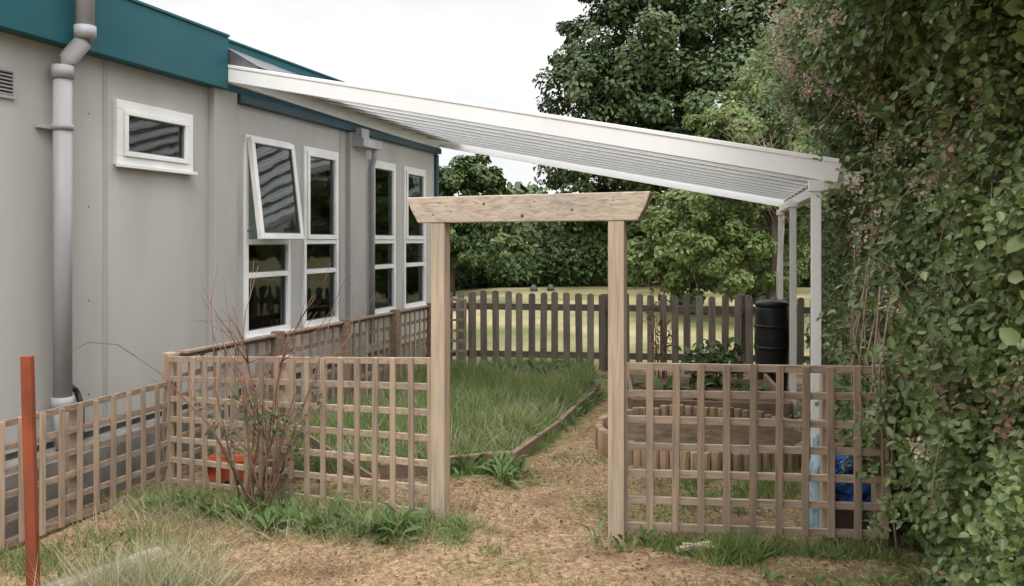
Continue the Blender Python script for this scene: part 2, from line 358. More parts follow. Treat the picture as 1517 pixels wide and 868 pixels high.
for k in range(1,nb):
    t=k/nb; A=FL.lerp(BL,t);C=FR.lerp(BR,t); m.beam(A-dn*.018,C-dn*.018,.05,.022); m.beam(A+dn*.012,C+dn*.012,.05,.015)
    for o in (-.031,.031): q.beam(A-dn*.008+ax*o,C-dn*.008+ax*o,.009,.008)
m.obj('glazing_bars',can,.003); q.obj('gaskets',can)
m=MB().use(OPAL)
for k in range(nb*3):
    if k%3==0: continue
    t=k/(nb*3); A=FL.lerp(BL,t);C=FR.lerp(BR,t); m.beam(A-dn*.008,C-dn*.008,.008,.010)
m.obj('sheet_ribs',can)
m=MB().use(CANW)
pz=[(1.953,5.42),(2.665,8.0),(3.375,10.6)]
for x,y in pz:
    m.post(x,y,gz(x,y)-.08,2.02,.062,.062,(.9553,-.2957)); m.post(x,y,1.965,2.035,.095,.095,(.9553,-.2957))
m.obj('posts',can,.003)
m=MB().use(OPAL)
m.add([FL,FR,BR,BL],[(0,1,2,3)]); m.obj('roof_sheets',can)
m=MB().use(nmat('lead_flashing',[(0.3,(.09,.09,.095)),(0.7,(.15,.15,.155))],(4,4,4),.6))
A0=FL+Vector((-.0,0,.02));A1=BL+Vector((0,0,.02)); u=(FR-FL).normalized()
v=[A0-u*.02+dn*.17,A0+u*.42+dn*.03,A1+u*.42+dn*.03,A1-u*.02+dn*.17]
v=v+[p-dn*.01 for p in v]; m.add(v,[(0,1,2,3),(7,6,5,4),(0,4,5,1),(1,5,6,2),(2,6,7,3),(3,7,4,0)])
m.add([A0-u*.02+dn*.17,A0+u*.42+dn*.025,A0+u*.40-dn*.10,A0-u*.02-dn*.0],[(0,1,2,3)])
m.obj('flashing',can)
# ---------------------------------------------------------------- lattice fences
def lattice(name,p0,p1,zb0,zt0,zb1,zt1,rows,railmat,pitch=.145,front=1,lw=.043):
    p0=Vector((*p0,0));p1=Vector((*p1,0));d=(p1-p0);Lg=d.length;d.normalize();n=Vector((d.y,-d.x,0))*front
    par=empty(name,(0,0,0)); 
    m=MB().use(railmat)
    for r in range(rows):
        t=r/(rows-1); j=random.uniform(-.005,.005)
        a=p0+Vector((0,0,zb0+(zt0-zb0)*t+j)); b=p1+Vector((0,0,zb1+(zt1-zb1)*t-j))
        m.beam(a,b,.024,lw*.9 if 0<r<rows-1 else .04)
    m.obj('rails',par,.002)
    m=MB().use(WLV); k=max(2,round(Lg/pitch))
    for i in range(k+1):
        t=i/k; p=p0+d*(Lg*t)+n*.0205; j=random.uniform(-.008,.008)
        zb=zb0+(zb1-zb0)*t-.02;zt=zt0+(zt1-zt0)*t+.02
        m.post(p.x,p.y,zb+random.uniform(-.006,.006),zt+random.uniform(-.006,.006),lw*.88,.016,(d.x,d.y),lean=(d.x*j,d.y*j))
    m.obj('uprights',par,.002)
    return par
CR=(-2.58,6.35)
f1=lattice('trellis_fence',CR,(-.47,5.02),-.15,.76,.02,.93,7,WLH)
f2=lattice('trellis_fence',(.62,4.66),(1.99,4.52),.075,.955,.075,.955,7,WLH,.137)
f3=lattice('trellis_fence',(-3.45,3.55),CR,-.12,.56,-.17,.57,6,WLHY,.15)
f4=lattice('trellis_fence',(-2.56,6.42),(-1.07,11.25),-.16,.77,-.16,.76,7,WLHY,.15)
f5=lattice('trellis_fence',(-1.05,11.27),(-.62,11.25),-.1,.86,-.1,.86,8,WLH,.11,lw=.035)
m=MB().use(WPG)
m.post(-2.60,6.40,-.35,.80,.075,.075,(.8,-.5)); m.post(-1.55,5.78,-.3,.86,.07,.07,(.85,-.53)); m.obj('posts',f1,.004)
m=MB().use(WPG); m.post(1.72,4.62,-.2,.93,.06,.06,(1,-.1)); m.post(2.0,4.59,-.2,.97,.07,.07,(1,-.1)); m.obj('posts',f2,.004)
m=MB().use(WPG); 
for t in (0,.35,.7): 
    p=Vector((-3.45,3.55)).lerp(Vector(CR),t); m.post(p.x-.06,p.y+.02,-.4,.55,.07,.07,(.3,.95))
m.obj('posts',f3,.004)
m=MB().use(WBED)
for t in (.25,.5,.74,.96):
    p=Vector((-2.56,6.42)).lerp(Vector((-1.07,11.25)),t); m.post(p.x+.07,p.y,-.4,.83,.09,.09,(.3,.95))
m.use(WLHY); m.beam((-2.50,6.42,.80),(-1.04,11.25,.79),.07,.022)
m.beam((-1.9,6.2,.45),(-.9,5.6,.05),.02,.05)
m.obj('posts',f4,.004)
# ---------------------------------------------------------------- pergola arch
per=empty('garden_arch')
LP=Vector((-.424,5.0,0));RP=Vector((.582,4.65,0));pd=(RP-LP).normalized()
m=MB().use(WPG); m.post(LP.x,LP.y,-.2,1.752,.088,.088,(pd.x,pd.y)); m.post(RP.x,RP.y,-.2,1.757,.09,.09,(pd.x,pd.y)); m.obj('posts',per,.005)
m=MB().use(WPB)
C0=LP-pd*.20;C1=RP+pd*.19; nn=Vector((pd.y,-pd.x,0))
prof=[(C0,1.905),(C0+pd*.028,1.835),(C0+pd*.075,1.753),(C1-pd*.07,1.758),(C1-pd*.025,1.84),(C1,1.915)]
v=[Vector((p.x,p.y,z))+nn*.05 for p,z in prof]+[Vector((p.x,p.y,z))-nn*.05 for p,z in prof]
n=6; m.add(v,[tuple(range(n)),tuple(reversed(range(n,2*n)))]+[((i+1)%n,i,n+i,n+(i+1)%n) for i in range(n)])
m.obj('cross_beam',per,.006)
m=MB().use(KNOT)
for t,z,r in ((.12,1.80,.005),(.34,1.86,.008),(.5,1.79,.010),(.55,1.87,.004),(.7,1.82,.007),(.15,1.87,.004),(.86,1.87,.004)):
    p=C0.lerp(C1,t)+nn*.049; p.z=z; m.tube([p,p+nn*.0018],r,10)
m.obj('knots',per)
# ---------------------------------------------------------------- picket fence
pk=empty('picket_fence')
m=MB().use(WPK)
x=-.85;k=0
while x<4.3:
    y=11.35-.09*x; zb=-.08; zt=.955+random.uniform(-.02,.02)-.012*x
    w=.09; v=[];tt=.02; ln=random.uniform(-.012,.012)
    pr=[(-w/2,zb),(w/2,zb),(w/2,zt-.022),(w/4,zt-.003),(0,zt),(-w/4,zt-.003),(-w/2,zt-.022)]
    v=[(x+a+(ln if z>0 else 0),y,z) for a,z in pr]+[(x+a+(ln if z>0 else 0),y+tt,z) for a,z in pr]; n=7
    m.add(v,[tuple(range(n)),tuple(reversed(range(n,2*n)))]+[((i+1)%n,i,n+i,n+(i+1)%n) for i in range(n)])
    x+=.158+random.uniform(-.008,.008)
m.obj('pickets',pk)
m=MB().use(WPKR)
for z in (.12,.76): m.beam((-.9,11.35+.081+.045,z),(4.3,11.35-.387+.045,z-.03),.04,.085)
for x in (-.55,1.25,3.05): m.post(x,11.35-.09*x+.12,-.3,.93,.09,.09)
m.obj('rails_and_posts',pk)
# ---------------------------------------------------------------- raised beds
rb=empty('raised_bed')
m=MB().use(WBED)
pts=[(-.95,6.0),(-.47,6.02),(0,6.15),(.2,6.75),(.42,7.4),(.62,8.2),(.88,9.1),(1.02,9.9)]
for i in range(len(pts)-1):
    a=Vector((*pts[i],0));b=Vector((*pts[i+1],0)); a.z=gz(a.x,a.y)+.04+random.uniform(-.012,.012);b.z=gz(b.x,b.y)+.04+random.uniform(-.012,.012)
    d=(b-a)*.03; m.beam(a+d,b-d,.045,.13)
m.obj('edging_boards',rb,.006)
rb2=empty('raised_bed')
m=MB().use(WLOG); cx,cy,cr=1.52,6.72,.82
n=int(2*math.pi*cr/.072)
for i in range(n):
    t=2*math.pi*i/n; x=cx+cr*math.cos(t);y=cy+cr*math.sin(t); m.tube([(x,y,-.1),(x,y,.17+random.uniform(-.012,.012))],.035,8)
m.obj('log_roll_edging',rb2,.003)
m=MB().use(SOIL); vs=[(cx,cy,.16)];fs=[];
for k,r in enumerate((.3,.6,.8)):
    for i in range(24):
        t=2*math.pi*i/24; vs.append((cx+r*math.cos(t),cy+r*math.sin(t),.15-.05*k*.5+random.uniform(-.015,.015)))
for i in range(24):
    fs.append((0,1+i,1+(i+1)%24))
    for k in range(2): fs.append((1+k*24+i,1+(k+1)*24+i,1+(k+1)*24+(i+1)%24,1+k*24+(i+1)%24))
m.smooth=True;m.add(vs,fs); m.obj('soil',rb2)
rb3=empty('raised_bed')
m=MB().use(WBED)
for a,b in (((1.15,8.0),(2.55,7.75)),((1.15,8.04),(1.35,9.9)),((2.58,7.8),(2.85,9.5))):
    m.beam((*a,.02),(*b,.02),.04,.26)
m.obj('boards',rb3,.005)
m=MB().use(SOIL); m.add([(1.17,8.02,.08),(2.55,7.8,.08),(2.83,9.5,.08),(1.37,9.9,.08)],[(0,1,2,3)]); m.obj('soil',rb3)
# ---------------------------------------------------------------- small objects
m=MB().use(BLACK); m.tube([(3.05,9.9,-.1),(3.05,9.9,.0),(3.05,9.9,.5),(3.05,9.9,.84),(3.05,9.9,.88)],[.17,.18,.2,.185,.18],20)
m.tube([(3.05,9.9,.88),(3.05,9.9,.92),(3.05,9.9,.95),(3.05,9.9,.955)],[.195,.195,.15,.05],20)
for z in (.15,.4,.65): m.tube([(3.05,9.9,z-.015),(3.05,9.9,z+.015)],.206,20)
m.tube([(3.02,9.71,.12),(3.02,9.65,.12),(3.02,9.64,.08)],.018,8)
m.obj('water_butt')
m=MB().use(RUST); m.post(-2.26,4.0,-.35,1.1,.050,.04,(1,.1),lean=(-.05,.02)); m.obj('rusty_stake',None,.004)
def trough(name,c,L_,Wd,H,mat,rz=0):
    o=MB().use(mat); x,y=L_/2,Wd/2; t=.02
    v=[(-x*.88,-y*.85,0),(x*.88,-y*.85,0),(x*.88,y*.85,0),(-x*.88,y*.85,0),(-x,-y,H),(x,-y,H),(x,y,H),(-x,y,H),
       (-x+t,-y+t,H),(x-t,-y+t,H),(x-t,y-t,H),(-x+t,y-t,H),(-x+t*2,-y+t*2,H*.75),(x-t*2,-y+t*2,H*.75),(x-t*2,y-t*2,H*.75),(-x+t*2,y-t*2,H*.75)]
    f=[(3,2,1,0)]
    for a,b in ((0,4),(4,8),(8,12)):
        for i in range(4): f.append((a+i,a+(i+1)%4,b+(i+1)%4,b+i))
    f.append((12,13,14,15)); o.add(v,f)
    for (a,b) in (((-x-.008,-y-.008),(x+.008,-y-.008)),((x+.008,-y-.008),(x+.008,y+.008)),((x+.008,y+.008),(-x-.008,y+.008)),((-x-.008,y+.008),(-x-.008,-y-.008))):
        o.beam((*a,H-.015),(*b,H-.015),.016,.034)
    ob=o.obj(name,None,.004); ob.location=c; ob.rotation_euler=(0,0,rz); return ob
trough('terracotta_planter',(-2.02,6.25,gz(-2.02,6.25)+.02),.45,.18,.15,TERRA,.15)
for i,(x,y,z,rz,rx) in enumerate(((-1.98,4.02,-.06,.3,.1),(-1.83,3.92,-.07,-.6,.2),(-2.1,3.9,-.07,1.0,0),(-1.9,3.86,-.03,.1,.3),(-2.16,4.1,-.08,.7,0))):
    o=MB().use(BRICK); o.box(-.1,.1,-.05,.05,-.032,.032); ob=o.obj('brick',None,.008); ob.location=(x,y,z);ob.rotation_euler=(rx,0,rz)
# weathered, split timber with an uneven surface
o=MB().use(wood('old_sleeper_wood',lin(158,146,130),'x',.05,.35,1.0,dirt=.8)); v=[];f=[];nn_=18;mm_=8
for i in range(nn_+1):
    for j in range(mm_):
        t=2*math.pi*j/mm_; xx=-.3+.6*i/nn_+.02*math.sin(j*2.3+1)*(1 if i in(0,nn_) else 0)
        r=1+.22*mn.noise(Vector((xx*5,math.cos(t)*2,math.sin(t)*2)))+.14*mn.noise(Vector((xx*16,math.cos(t)*5,math.sin(t)*5)))
        v.append((xx,.085*r*math.copysign(abs(math.cos(t))**.6,math.cos(t)),.045*r*math.copysign(abs(math.sin(t))**.6,math.sin(t))))
for i in range(nn_):
    for j in range(mm_): f.append((i*mm_+j,i*mm_+(j+1)%mm_,(i+1)*mm_+(j+1)%mm_,(i+1)*mm_+j))
f.append(tuple(range(mm_)));f.append(tuple(nn_*mm_+j for j in reversed(range(mm_))))
o.add(v,f); ob=o.obj('old_wooden_sleeper'); ob.location=(-2.05,4.25,-.05); ob.rotation_euler=(.1,-.10,.75)
for (x,y,s) in ((-1.92,4.22,.06),(-1.78,4.12,.045),(-2.2,4.15,.05),(-1.98,4.12,.04)):
    o=MB().use(CONC); v=[];f=[]
    for i in range(7):
        for j in range(9):
            th_=math.pi*i/6;t=2*math.pi*j/9; dvec=Vector((math.sin(th_)*math.cos(t),math.sin(th_)*math.sin(t),math.cos(th_)*.65)); v.append(dvec*s*(1+.5*mn.noise(dvec*2+Vector((x*9,y*9,0)))))
    for i in range(6):
        for j in range(9): f.append((i*9+j,i*9+(j+1)%9,(i+1)*9+(j+1)%9,(i+1)*9+j))
    o.add(v,f); ob=o.obj('rubble_stone'); ob.location=(x,y,gz(x,y)+s*.4)
o=MB().use(WPB); o.beam((.86,4.42,.03),(1.06,4.48,.045),.03,.02); o.beam((.9,4.45,.05),(1.13,4.44,.03),.02,.012); o.obj('wood_offcuts',None,.002)
def crumple(name,c,sx,sz,mat,seed,rz=0):
    v=[];f=[];n=22
    for j in range(n+1):
        for i in range(n*2+1):
            t=2*math.pi*i/(n*2); z=j/n
            r=1+.35*mn.noise(Vector((math.cos(t)*2+seed,math.sin(t)*2,z*4)))+.15*mn.noise(Vector((math.cos(t)*7+seed,math.sin(t)*7,z*10)))
            r*=(1-.35*z**3)* (1 if j<n else .2)
            v.append((sx*.5*r*math.cos(t),.10*r*math.sin(t),sz*z*(1+.08*math.sin(t*3+seed))))
    w=n*2+1
    for j in range(n):
        for i in range(n*2): f.append((j*w+i,j*w+i+1,(j+1)*w+i+1,(j+1)*w+i))
    o=MB().use(mat);o.add(v,f);ob=o.obj(name);ob.location=c;ob.rotation_euler=(0,0,rz)
m=MB().use(WBED); m.box(1.84,2.25,4.80,5.0,-.08,.17); m.obj('wooden_crate',None,.01)
crumple('blue_plastic_sack',(2.0,4.84,.165),.36,.26,BLUE,2)
crumple('blue_plastic_sheet',(1.77,4.85,-.02),.11,.52,LBLUE,5)
for x,y in ((.75,29.0),(1.35,29.3)):
    m=MB().use(nmat('bin_green_grey',[(0.3,(.05,.06,.06)),(0.7,(.09,.10,.10))],(2,2,2),.5)); m.tube([(x,y,-.1),(x,y,.02),(x,y,.08),(x,y,.12)],[.14,.12,.09,.05],14); m.obj('compost_bin')
# ---------------------------------------------------------------- foliage materials
OAK=leafmat('oak_leaves',[(0.1,(.022,.044,.014)),(0.45,(.055,.092,.030)),(0.85,(.115,.155,.056))],.5,0,.35)
FAR=leafmat('far_leaves',[(0.1,(.05,.08,.035)),(0.45,(.09,.13,.055)),(0.85,(.15,.19,.09))],.6,0,.15)
ASH=leafmat('light_leaves',[(0.1,(.09,.14,.04)),(0.5,(.19,.255,.085)),(0.9,(.30,.36,.15))],.5,.35,.5)
MID=leafmat('mid_leaves',[(0.1,(.03,.06,.018)),(0.5,(.075,.125,.038)),(0.9,(.16,.21,.075))],.5,.2,.5)
IVY=leafmat('hedge_leaves',[(0.08,(.045,.075,.02)),(0.4,(.11,.165,.045)),(0.7,(.19,.25,.085)),(0.93,(.31,.36,.17))],.4,.35,1.1,.5)
BROWNL=leafmat('brown_leaves',[(0.1,(.10,.06,.035)),(0.6,(.24,.16,.09)),(0.9,(.38,.28,.18))],.7,.2,2)
FLOW=leafmat('faded_blossom',[(0.1,(.34,.23,.17)),(0.5,(.56,.43,.35)),(0.9,(.76,.63,.58))],.8,.3,2)
GRASS=leafmat('green_grass_blades',[(0.1,(.08,.13,.03)),(0.5,(.19,.275,.08)),(0.9,(.34,.39,.17))],.5,.35,1.5)
DRY=leafmat('dry_grass_blades',[(0.1,(.20,.125,.075)),(0.5,(.42,.30,.18)),(0.9,(.66,.54,.36))],.7,.2,1.5)
PALE=leafmat('pale_grass_blades',[(0.1,(.20,.21,.11)),(0.5,(.38,.37,.22)),(0.9,(.58,.54,.38))],.6,.3,1.5)
WEED=leafmat('weed_leaves',[(0.1,(.05,.09,.022)),(0.5,(.11,.185,.052)),(0.9,(.19,.27,.09))],.5,.35,2)
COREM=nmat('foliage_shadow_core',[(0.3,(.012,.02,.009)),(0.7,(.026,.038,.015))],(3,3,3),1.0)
def rv(n): return nz(R.normal(size=(n,3)))
def tree(name,base,blobs,nleaf,ls,mat,clump=.3,th=.35,trunk_top=None,asp=.6):
    par=empty(name); m=MB().use(BARK); base=Vector(base); tt=Vector(trunk_top)
    mid=base.lerp(tt,.5)+Vector((.1,0,0)); m.tube([base-Vector((0,0,.3)),base+Vector((0,0,.3)),mid,tt],[th*1.4,th,th*.8,th*.55],12)
    tot=sum(b[3]**2 for b in blobs); Cs=[];Ns=[]
    for (x,y,z,r) in blobs:
        c=Vector((x,y,z)); s=mid.lerp(tt,random.uniform(.3,1)); q=s.lerp(c,.5)+Vector((random.uniform(-.3,.3),random.uniform(-.3,.3),.25))
        m.tube([s,q,c],[th*.42,th*.25,th*.1],7)
        for k in range(5):
            dv=Vector(R.normal(size=3)).normalized()*r*.8; m.tube([c.lerp(q,.3),c+dv*.5+Vector((0,0,.1)),c+dv],[th*.13,th*.08,th*.03],5)
        nl=int(nleaf*r*r/tot); nc=max(8,int(26*(r/1.5)))
        dirs=rv(nc); rad=r*R.uniform(.45,1.0,nc)**.6; cc=np.array([x,y,z])+dirs*rad[:,None]*np.array([1,1,.85]); rc=r*R.uniform(clump*.6,clump*1.25,nc)
        pick=R.integers(0,nc,nl); ld=rv(nl); P=cc[pick]+ld*(rc[pick]*R.uniform(.35,1,nl)**.5)[:,None]*np.array([1,1,.7])
        Cs.append(P); Ns.append(ld*.6+dirs[pick]*.5+np.array([0,0,.45]))
    m.obj('trunk_and_limbs',par)
    C=np.concatenate(Cs);No=nz(np.concatenate(Ns)+rv(len(C))*.55)
    A=rv(len(C))+np.array([0,0,-.35]); A=A-(A*No).sum(1,keepdims=True)*No
    L_=R.uniform(.7,1.3,len(C))*ls
    npobj('foliage',scatter(LEAF,C,A,No,L_,L_*asp),mat,par)
    return par
ob=[]
for (x,z,r) in ((3.2,6.6,2.2),(2.6,4.6,1.6),(3.0,8.6,1.6),(5.0,8.6,2.6),(4.3,10.4,1.7),(7.4,9.0,2.8),(7.0,6.0,3.0),(9.8,8.2,2.8),(10.4,5.0,2.6),(6.4,11.6,2.1),(9.5,11.4,2.2),(12.6,9.5,2.6),(12.6,6,2.5),(5.0,4.9,2.0),(4.4,6.8,2.2),(8.4,3.6,2.0),(4.8,2.8,1.5),(2.9,3.2,1.2)):
    ob.append((x-.2,31+R.uniform(-1.6,1.6),z,r))
tree('oak_tree',(6.6,31.5,-.1),ob,100000,.18,OAK,.27,.5,(6.8,31.5,5.5))
tree('broadleaf_tree',(-2.1,28.5,-.1),[(-2.2,28.5,3.3,1.1),(-1.2,28.3,3.7,.9),(-.9,28.6,2.7,.8),(-2.4,28,2.0,1.1),(-3.2,28.5,3.6,1.2),(-1.4,28.5,1.5,.9),(-.4,28.8,3.2,.5),(-4.2,28.5,3,1.4)],22000,.17,MID,.32,.16,(-2,28.5,2.4))
lb=[(x,17.5+R.uniform(-.8,.8),z,r) for x,z,r in ((5.0,3.8,1.1),(5.5,4.9,.95),(4.3,2.9,.9),(5.4,2.2,1.2),(4.0,1.6,.8),(6.4,3.4,1.3),(6.2,5.7,.9),(3.5,2.0,.6),(4.8,1.1,.9),(6.9,1.8,1.2),(4.5,4.2,.65),(4.9,4.9,.5),(4.0,3.7,.45),(6.9,4.9,1.1))]
tree('ash_tree',(5.4,17.6,-.1),lb,40000,.10,ASH,.3,.12,(5.4,17.6,2.8))
lb2=[(x,20+R.uniform(-.5,.5),z,r) for x,z,r in ((3.6,1.6,.9),(4.6,2.3,1.0),(3.0,1.0,.6),(4.2,.7,.8),(5.6,1.2,1.2),(3.3,2.3,.5))]
tree('elder_shrub',(4.2,20,-.1),lb2,14000,.13,ASH,.32,.08,(4.2,20,1.2))
par=empty('hedgerow')
n=52000; X=R.uniform(-14,16,n); nzv=np.array([mn.noise(Vector((x*.5,0,5))) for x in X]); gap=((X>-.9)&(X<1.0))
top=2.1+.9*nzv+np.where(X>2,.7,0); top=np.where(gap,1.0+.5*nzv,top)
Z=R.uniform(0,1,n)*top; Y=32.5-.9*np.sin(np.clip(Z/top,0,1)*math.pi)-R.uniform(0,.5,n)+.6*nzv
C=np.stack([X,Y,Z-.1],1); No=nz(np.array([0,-1,.5])+rv(n)*.8); A=rv(n); L_=R.uniform(.13,.26,n)
npobj('foliage',scatter(LEAF,C,A,No,L_,L_*.6),OAK,par)
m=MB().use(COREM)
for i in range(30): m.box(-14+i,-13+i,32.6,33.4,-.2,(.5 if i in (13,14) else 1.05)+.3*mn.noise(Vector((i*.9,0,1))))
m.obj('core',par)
tree('field_shrub',(-.2,38,-.1),[(-.3,38,1.1,.9),(.5,38.3,.8,.7),(-.9,38.2,1.7,.8)],5000,.17,ASH,.3,.06,(-.2,38,.9))
par=empty('distant_trees'); bl=[]
for i in range(46):
    x=-60+i*2.9; bl.append((x,62+R.uniform(-4,4),R.uniform(1.5,3.6),R.uniform(2.2,3.4)))
Cs=[];Ns=[]
for b in bl:
    d=rv(1000); Cs.append(np.array(b[:3])+d*b[3]*R.uniform(.7,1,(1000,1))*np.array([1,1,.95])); Ns.append(d+np.array([0,0,.4]))
C=np.concatenate(Cs);No=nz(np.concatenate(Ns)+rv(len(C))*.6);A=rv(len(C));L_=R.uniform(.4,.7,len(C))
npobj('foliage',scatter(LEAF,C,A,No,L_,L_*.7),FAR,par)
# ---------------------------------------------------------------- right hedge
hd=empty('overgrown_hedge')
def hx(d,z):
    b=.46*ss(2.15,2.75,z)*(1-.45*ss(2.9,3.7,z))*(1-.8*ss(5.5,8.5,d))
    b2=.13*np.exp(-((z-.95)/.5)**2)*np.exp(-((d-4.9)/.8)**2)
    b3=.14*np.exp(-((z-2.0)/.35)**2)*np.exp(-((d-5.3)/.7)**2)
    return 1.93+.285*(d-4)-b-b2+b3+.10*ss(.5,0,z)
n=145000
u=R.uniform(0,1,n); d=1/(u*(1/2.2-1/10.2)+1/10.2); z=R.uniform(-.05,4.1,n)
def hn(a,b): return mn.fractal(Vector((a*1.1,b*1.3,0)),1,2,3)+.8*mn.noise(Vector((a*3.3,b*3.3,7)))
nv=np.array([hn(a,b) for a,b in zip(d,z)])
inn=R.uniform(0,1,n)**1.5*.36
stray=(R.uniform(0,1,n)<.05)*R.uniform(0,.12,n)
X=hx(d,z)-.20*nv+inn-stray
C=np.stack([X,d,z],1); out=np.array([-.65,-.55,.75]); No=nz(out+rv(n)*.8); A=rv(n)+np.array([-.1,-.1,-.6]); A=A-(A*No).sum(1,keepdims=True)*No
L_=R.uniform(.020,.060,n)*(.85+.12*np.clip(d-3,0,8))*(.7+.3*ss(2.2,3.2,d))
bz=np.array([mn.noise(Vector((a*2.2,b*2.2,30))) for a,b in zip(d,z)]); isb=(bz>.28)&(R.uniform(0,1,n)<.5)
q=~isb
npobj('leaves',scatter(LEAF,C[q],A[q],No[q],L_[q],L_[q]*.70),IVY,hd)
npobj('dead_leaves',scatter(LEAF,C[isb],A[isb],No[isb],L_[isb]*.8,L_[isb]*.5),BROWNL,hd)
n=22000; d=R.uniform(2.2,10.2,n); w=R.uniform(0,1,n)**.7*2.2; X=hx(d,np.full(n,4.0))+w; Z=4.05+.35*np.array([mn.noise(Vector((a*1.2,b*1.2,9))) for a,b in zip(d,w)])+R.uniform(-.15,.1,n)
C=np.stack([X,d,Z],1);No=nz(np.array([0,0,1])+rv(n)*.7);A=rv(n);L_=R.uniform(.06,.11,n)
npobj('top_leaves',scatter(LEAF,C,A,No,L_,L_*.72),IVY,hd)
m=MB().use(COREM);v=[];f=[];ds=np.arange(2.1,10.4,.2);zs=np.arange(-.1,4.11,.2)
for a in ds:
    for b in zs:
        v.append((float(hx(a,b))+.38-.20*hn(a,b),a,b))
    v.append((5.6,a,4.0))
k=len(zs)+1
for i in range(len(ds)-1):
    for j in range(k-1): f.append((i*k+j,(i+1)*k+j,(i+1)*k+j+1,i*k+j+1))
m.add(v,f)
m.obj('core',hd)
n=12000; w=R.uniform(0,2.6,n); z=R.uniform(0,4.1,n)
for yy,sg in ((2.2,-1),(10.2,1)):
    X=hx(np.full(n,yy),z)+w*1.0; C=np.stack([X,yy+sg*R.uniform(-.2,.1,n),z],1);No=nz(np.array([0,sg,.4])+rv(n)*.7);A=rv(n);L_=R.uniform(.04,.075,n)
    npobj('end_leaves',scatter(LEAF,C,A,No,L_,L_*.72),IVY,hd)
m=MB().use(DEADT); LC=[];LA=[]
for i in range(175):
    d0=R.uniform(2.9,7.5);z0=R.uniform(.2,3.6)
    if 4.6<d0<6.6 and 1.2<z0<2.45: z0+=1.3
    x0=float(hx(d0,z0))-.20*hn(d0,z0)
    dx=-R.uniform(.10,.34);dy=R.uniform(-.35,.35);dz=R.uniform(.0,.45)
    P=[Vector((x0+.1+dx*t,d0+dy*t,z0+dz*math.sin(t*2.4)-.10*t*t)) for t in np.linspace(0,1.15,7)]
    m.tube(P,[.004,.0037,.0033,.003,.0025,.002,.0013],5)
    for p in P[1:]:
        for _ in range(8): LC.append(p+Vector(R.normal(size=3)*.03)); LA.append(R.normal(size=3)+np.array([dx,dy,-.2]))
for i in range(26):
    d0=R.uniform(4.2,5.4);z0=R.uniform(.3,1.9); x0=float(hx(d0,z0))-.02
    m.tube([(x0+R.uniform(-.05,.1),d0,z0-.5),(x0-.03,d0+.05,z0),(x0+R.uniform(-.1,.05),d0-.05,z0+R.uniform(.3,.9))],[.008,.007,.003],5)
m.obj('stems',hd)
C=np.array([list(p) for p in LC]);A=np.array(LA);n=len(C);No=nz(np.array([-.3,-.5,.7])+rv(n)*.5);A=A-(A*No).sum(1,keepdims=True)*No;L_=R.uniform(.025,.055,n)
npobj('spray_leaves',scatter(LEAF,C,A,No,L_,L_*.6),IVY,hd)
Cs=[]
for i in range(150):
    d0=R.uniform(3.0,6.8);z0=R.uniform(.7,3.5);
    if R.uniform()<.55: z0=R.uniform(2.4,3.5); d0=R.uniform(4.0,6.5)
    s=R.uniform(.5,1.4); c=np.array([float(hx(d0,z0))-.20*hn(d0,z0)-.09,d0,z0]); Cs.append(c+R.normal(size=(42,3))*np.array([.026,.026,.035])*s)
C=np.concatenate(Cs);n=len(C);L_=R.uniform(.010,.020,n)
npobj('faded_blossom',scatter(LEAF,C,rv(n),rv(n),L_,L_*.9),FLOW,hd)
m=MB().use(DEADT)
m.tube([(3.9,12.3,-.1),(3.9,12.3,1.2),(3.95,12.3,2.1)],[.06,.045,.03],8)
for i in range(22):
    b0=Vector((3.95,12.3,2.0))+Vector(R.normal(size=3)*.06); tp=b0+Vector((R.uniform(-.9,.3),R.uniform(-.3,.3),R.uniform(.5,1.5)))
    md=b0.lerp(tp,.5)+Vector((R.uniform(-.15,.15),0,.1)); m.tube([b0,md,tp],[.010,.007,.002],5)
    for k in range(5):
        s=md.lerp(tp,R.uniform(0,1)); m.tube([s,s+Vector((R.uniform(-.35,.25),R.uniform(-.1,.1),R.uniform(-.1,.3)))],[.004,.0015],4)
m.obj('dead_bush')
# ---------------------------------------------------------------- grasses
def blades(name,X,Y,lmin,lmax,w,mat,tilt=.5,z0=0,par=None):
    n=len(X);C=np.stack([X,Y,g(X,Y)+z0-.01],1); A=nz(np.stack([R.normal(size=n)*tilt,R.normal(size=n)*tilt,np.ones(n)],1)); No=rv(n)*np.array([1,1,.1]); No=nz(No-(No*A).sum(1,keepdims=True)*A)
    L_=R.uniform(lmin,lmax,n); return npobj(name,scatter(BLADE,C,A,No,L_,np.full(n,w)*R.uniform(.6,1.3,n)),mat,par)
bed=[(-1.9,6.15),(-.47,6.08),(-.03,6.2),(.36,7.4),(.56,8.2),(.82,9.1),(.98,10.2),(1.0,11.0),(-1.0,11.1),(-2.3,7.2)]
X,Y=samp(bed,38000); k=np.array([mn.noise(Vector((a*1.6,b*1.6,14))) for a,b in zip(X,Y)])
blades('long_grass',X[k<.05],Y[k<.05],.05,.17,.009,GRASS,.8,.04); blades('long_grass',X[k>=.05],Y[k>=.05],.12,.30,.009,GRASS,.6,.05)
X,Y=samp(bed,8000); blades('seed_grass',X,Y,.14,.32,.005,PALE,.8,.05)
fg=[(-3.3,3.0),(2.4,3.0),(2.4,4.6),(2.6,8),(3.2,11),(.9,11),(.5,8),(.1,6.2),(-.5,5.9),(-2.6,6.3)]
X,Y=samp(fg,105000); k=np.array([mn.noise(Vector((a*1.3,b*1.3,4))) for a,b in zip(X,Y)])
blades('dry_grass',X[k<.28],Y[k<.28],.015,.06,.0042,DRY,2.0)
gx,gy=X[k>=.13],Y[k>=.13]; blades('short_green_grass',gx,gy,.02,.055,.0045,GRASS,1.0)
kk=R.uniform(0,1,len(X))<.07; blades('scattered_green_grass',X[kk],Y[kk],.02,.06,.004,GRASS,1.2)
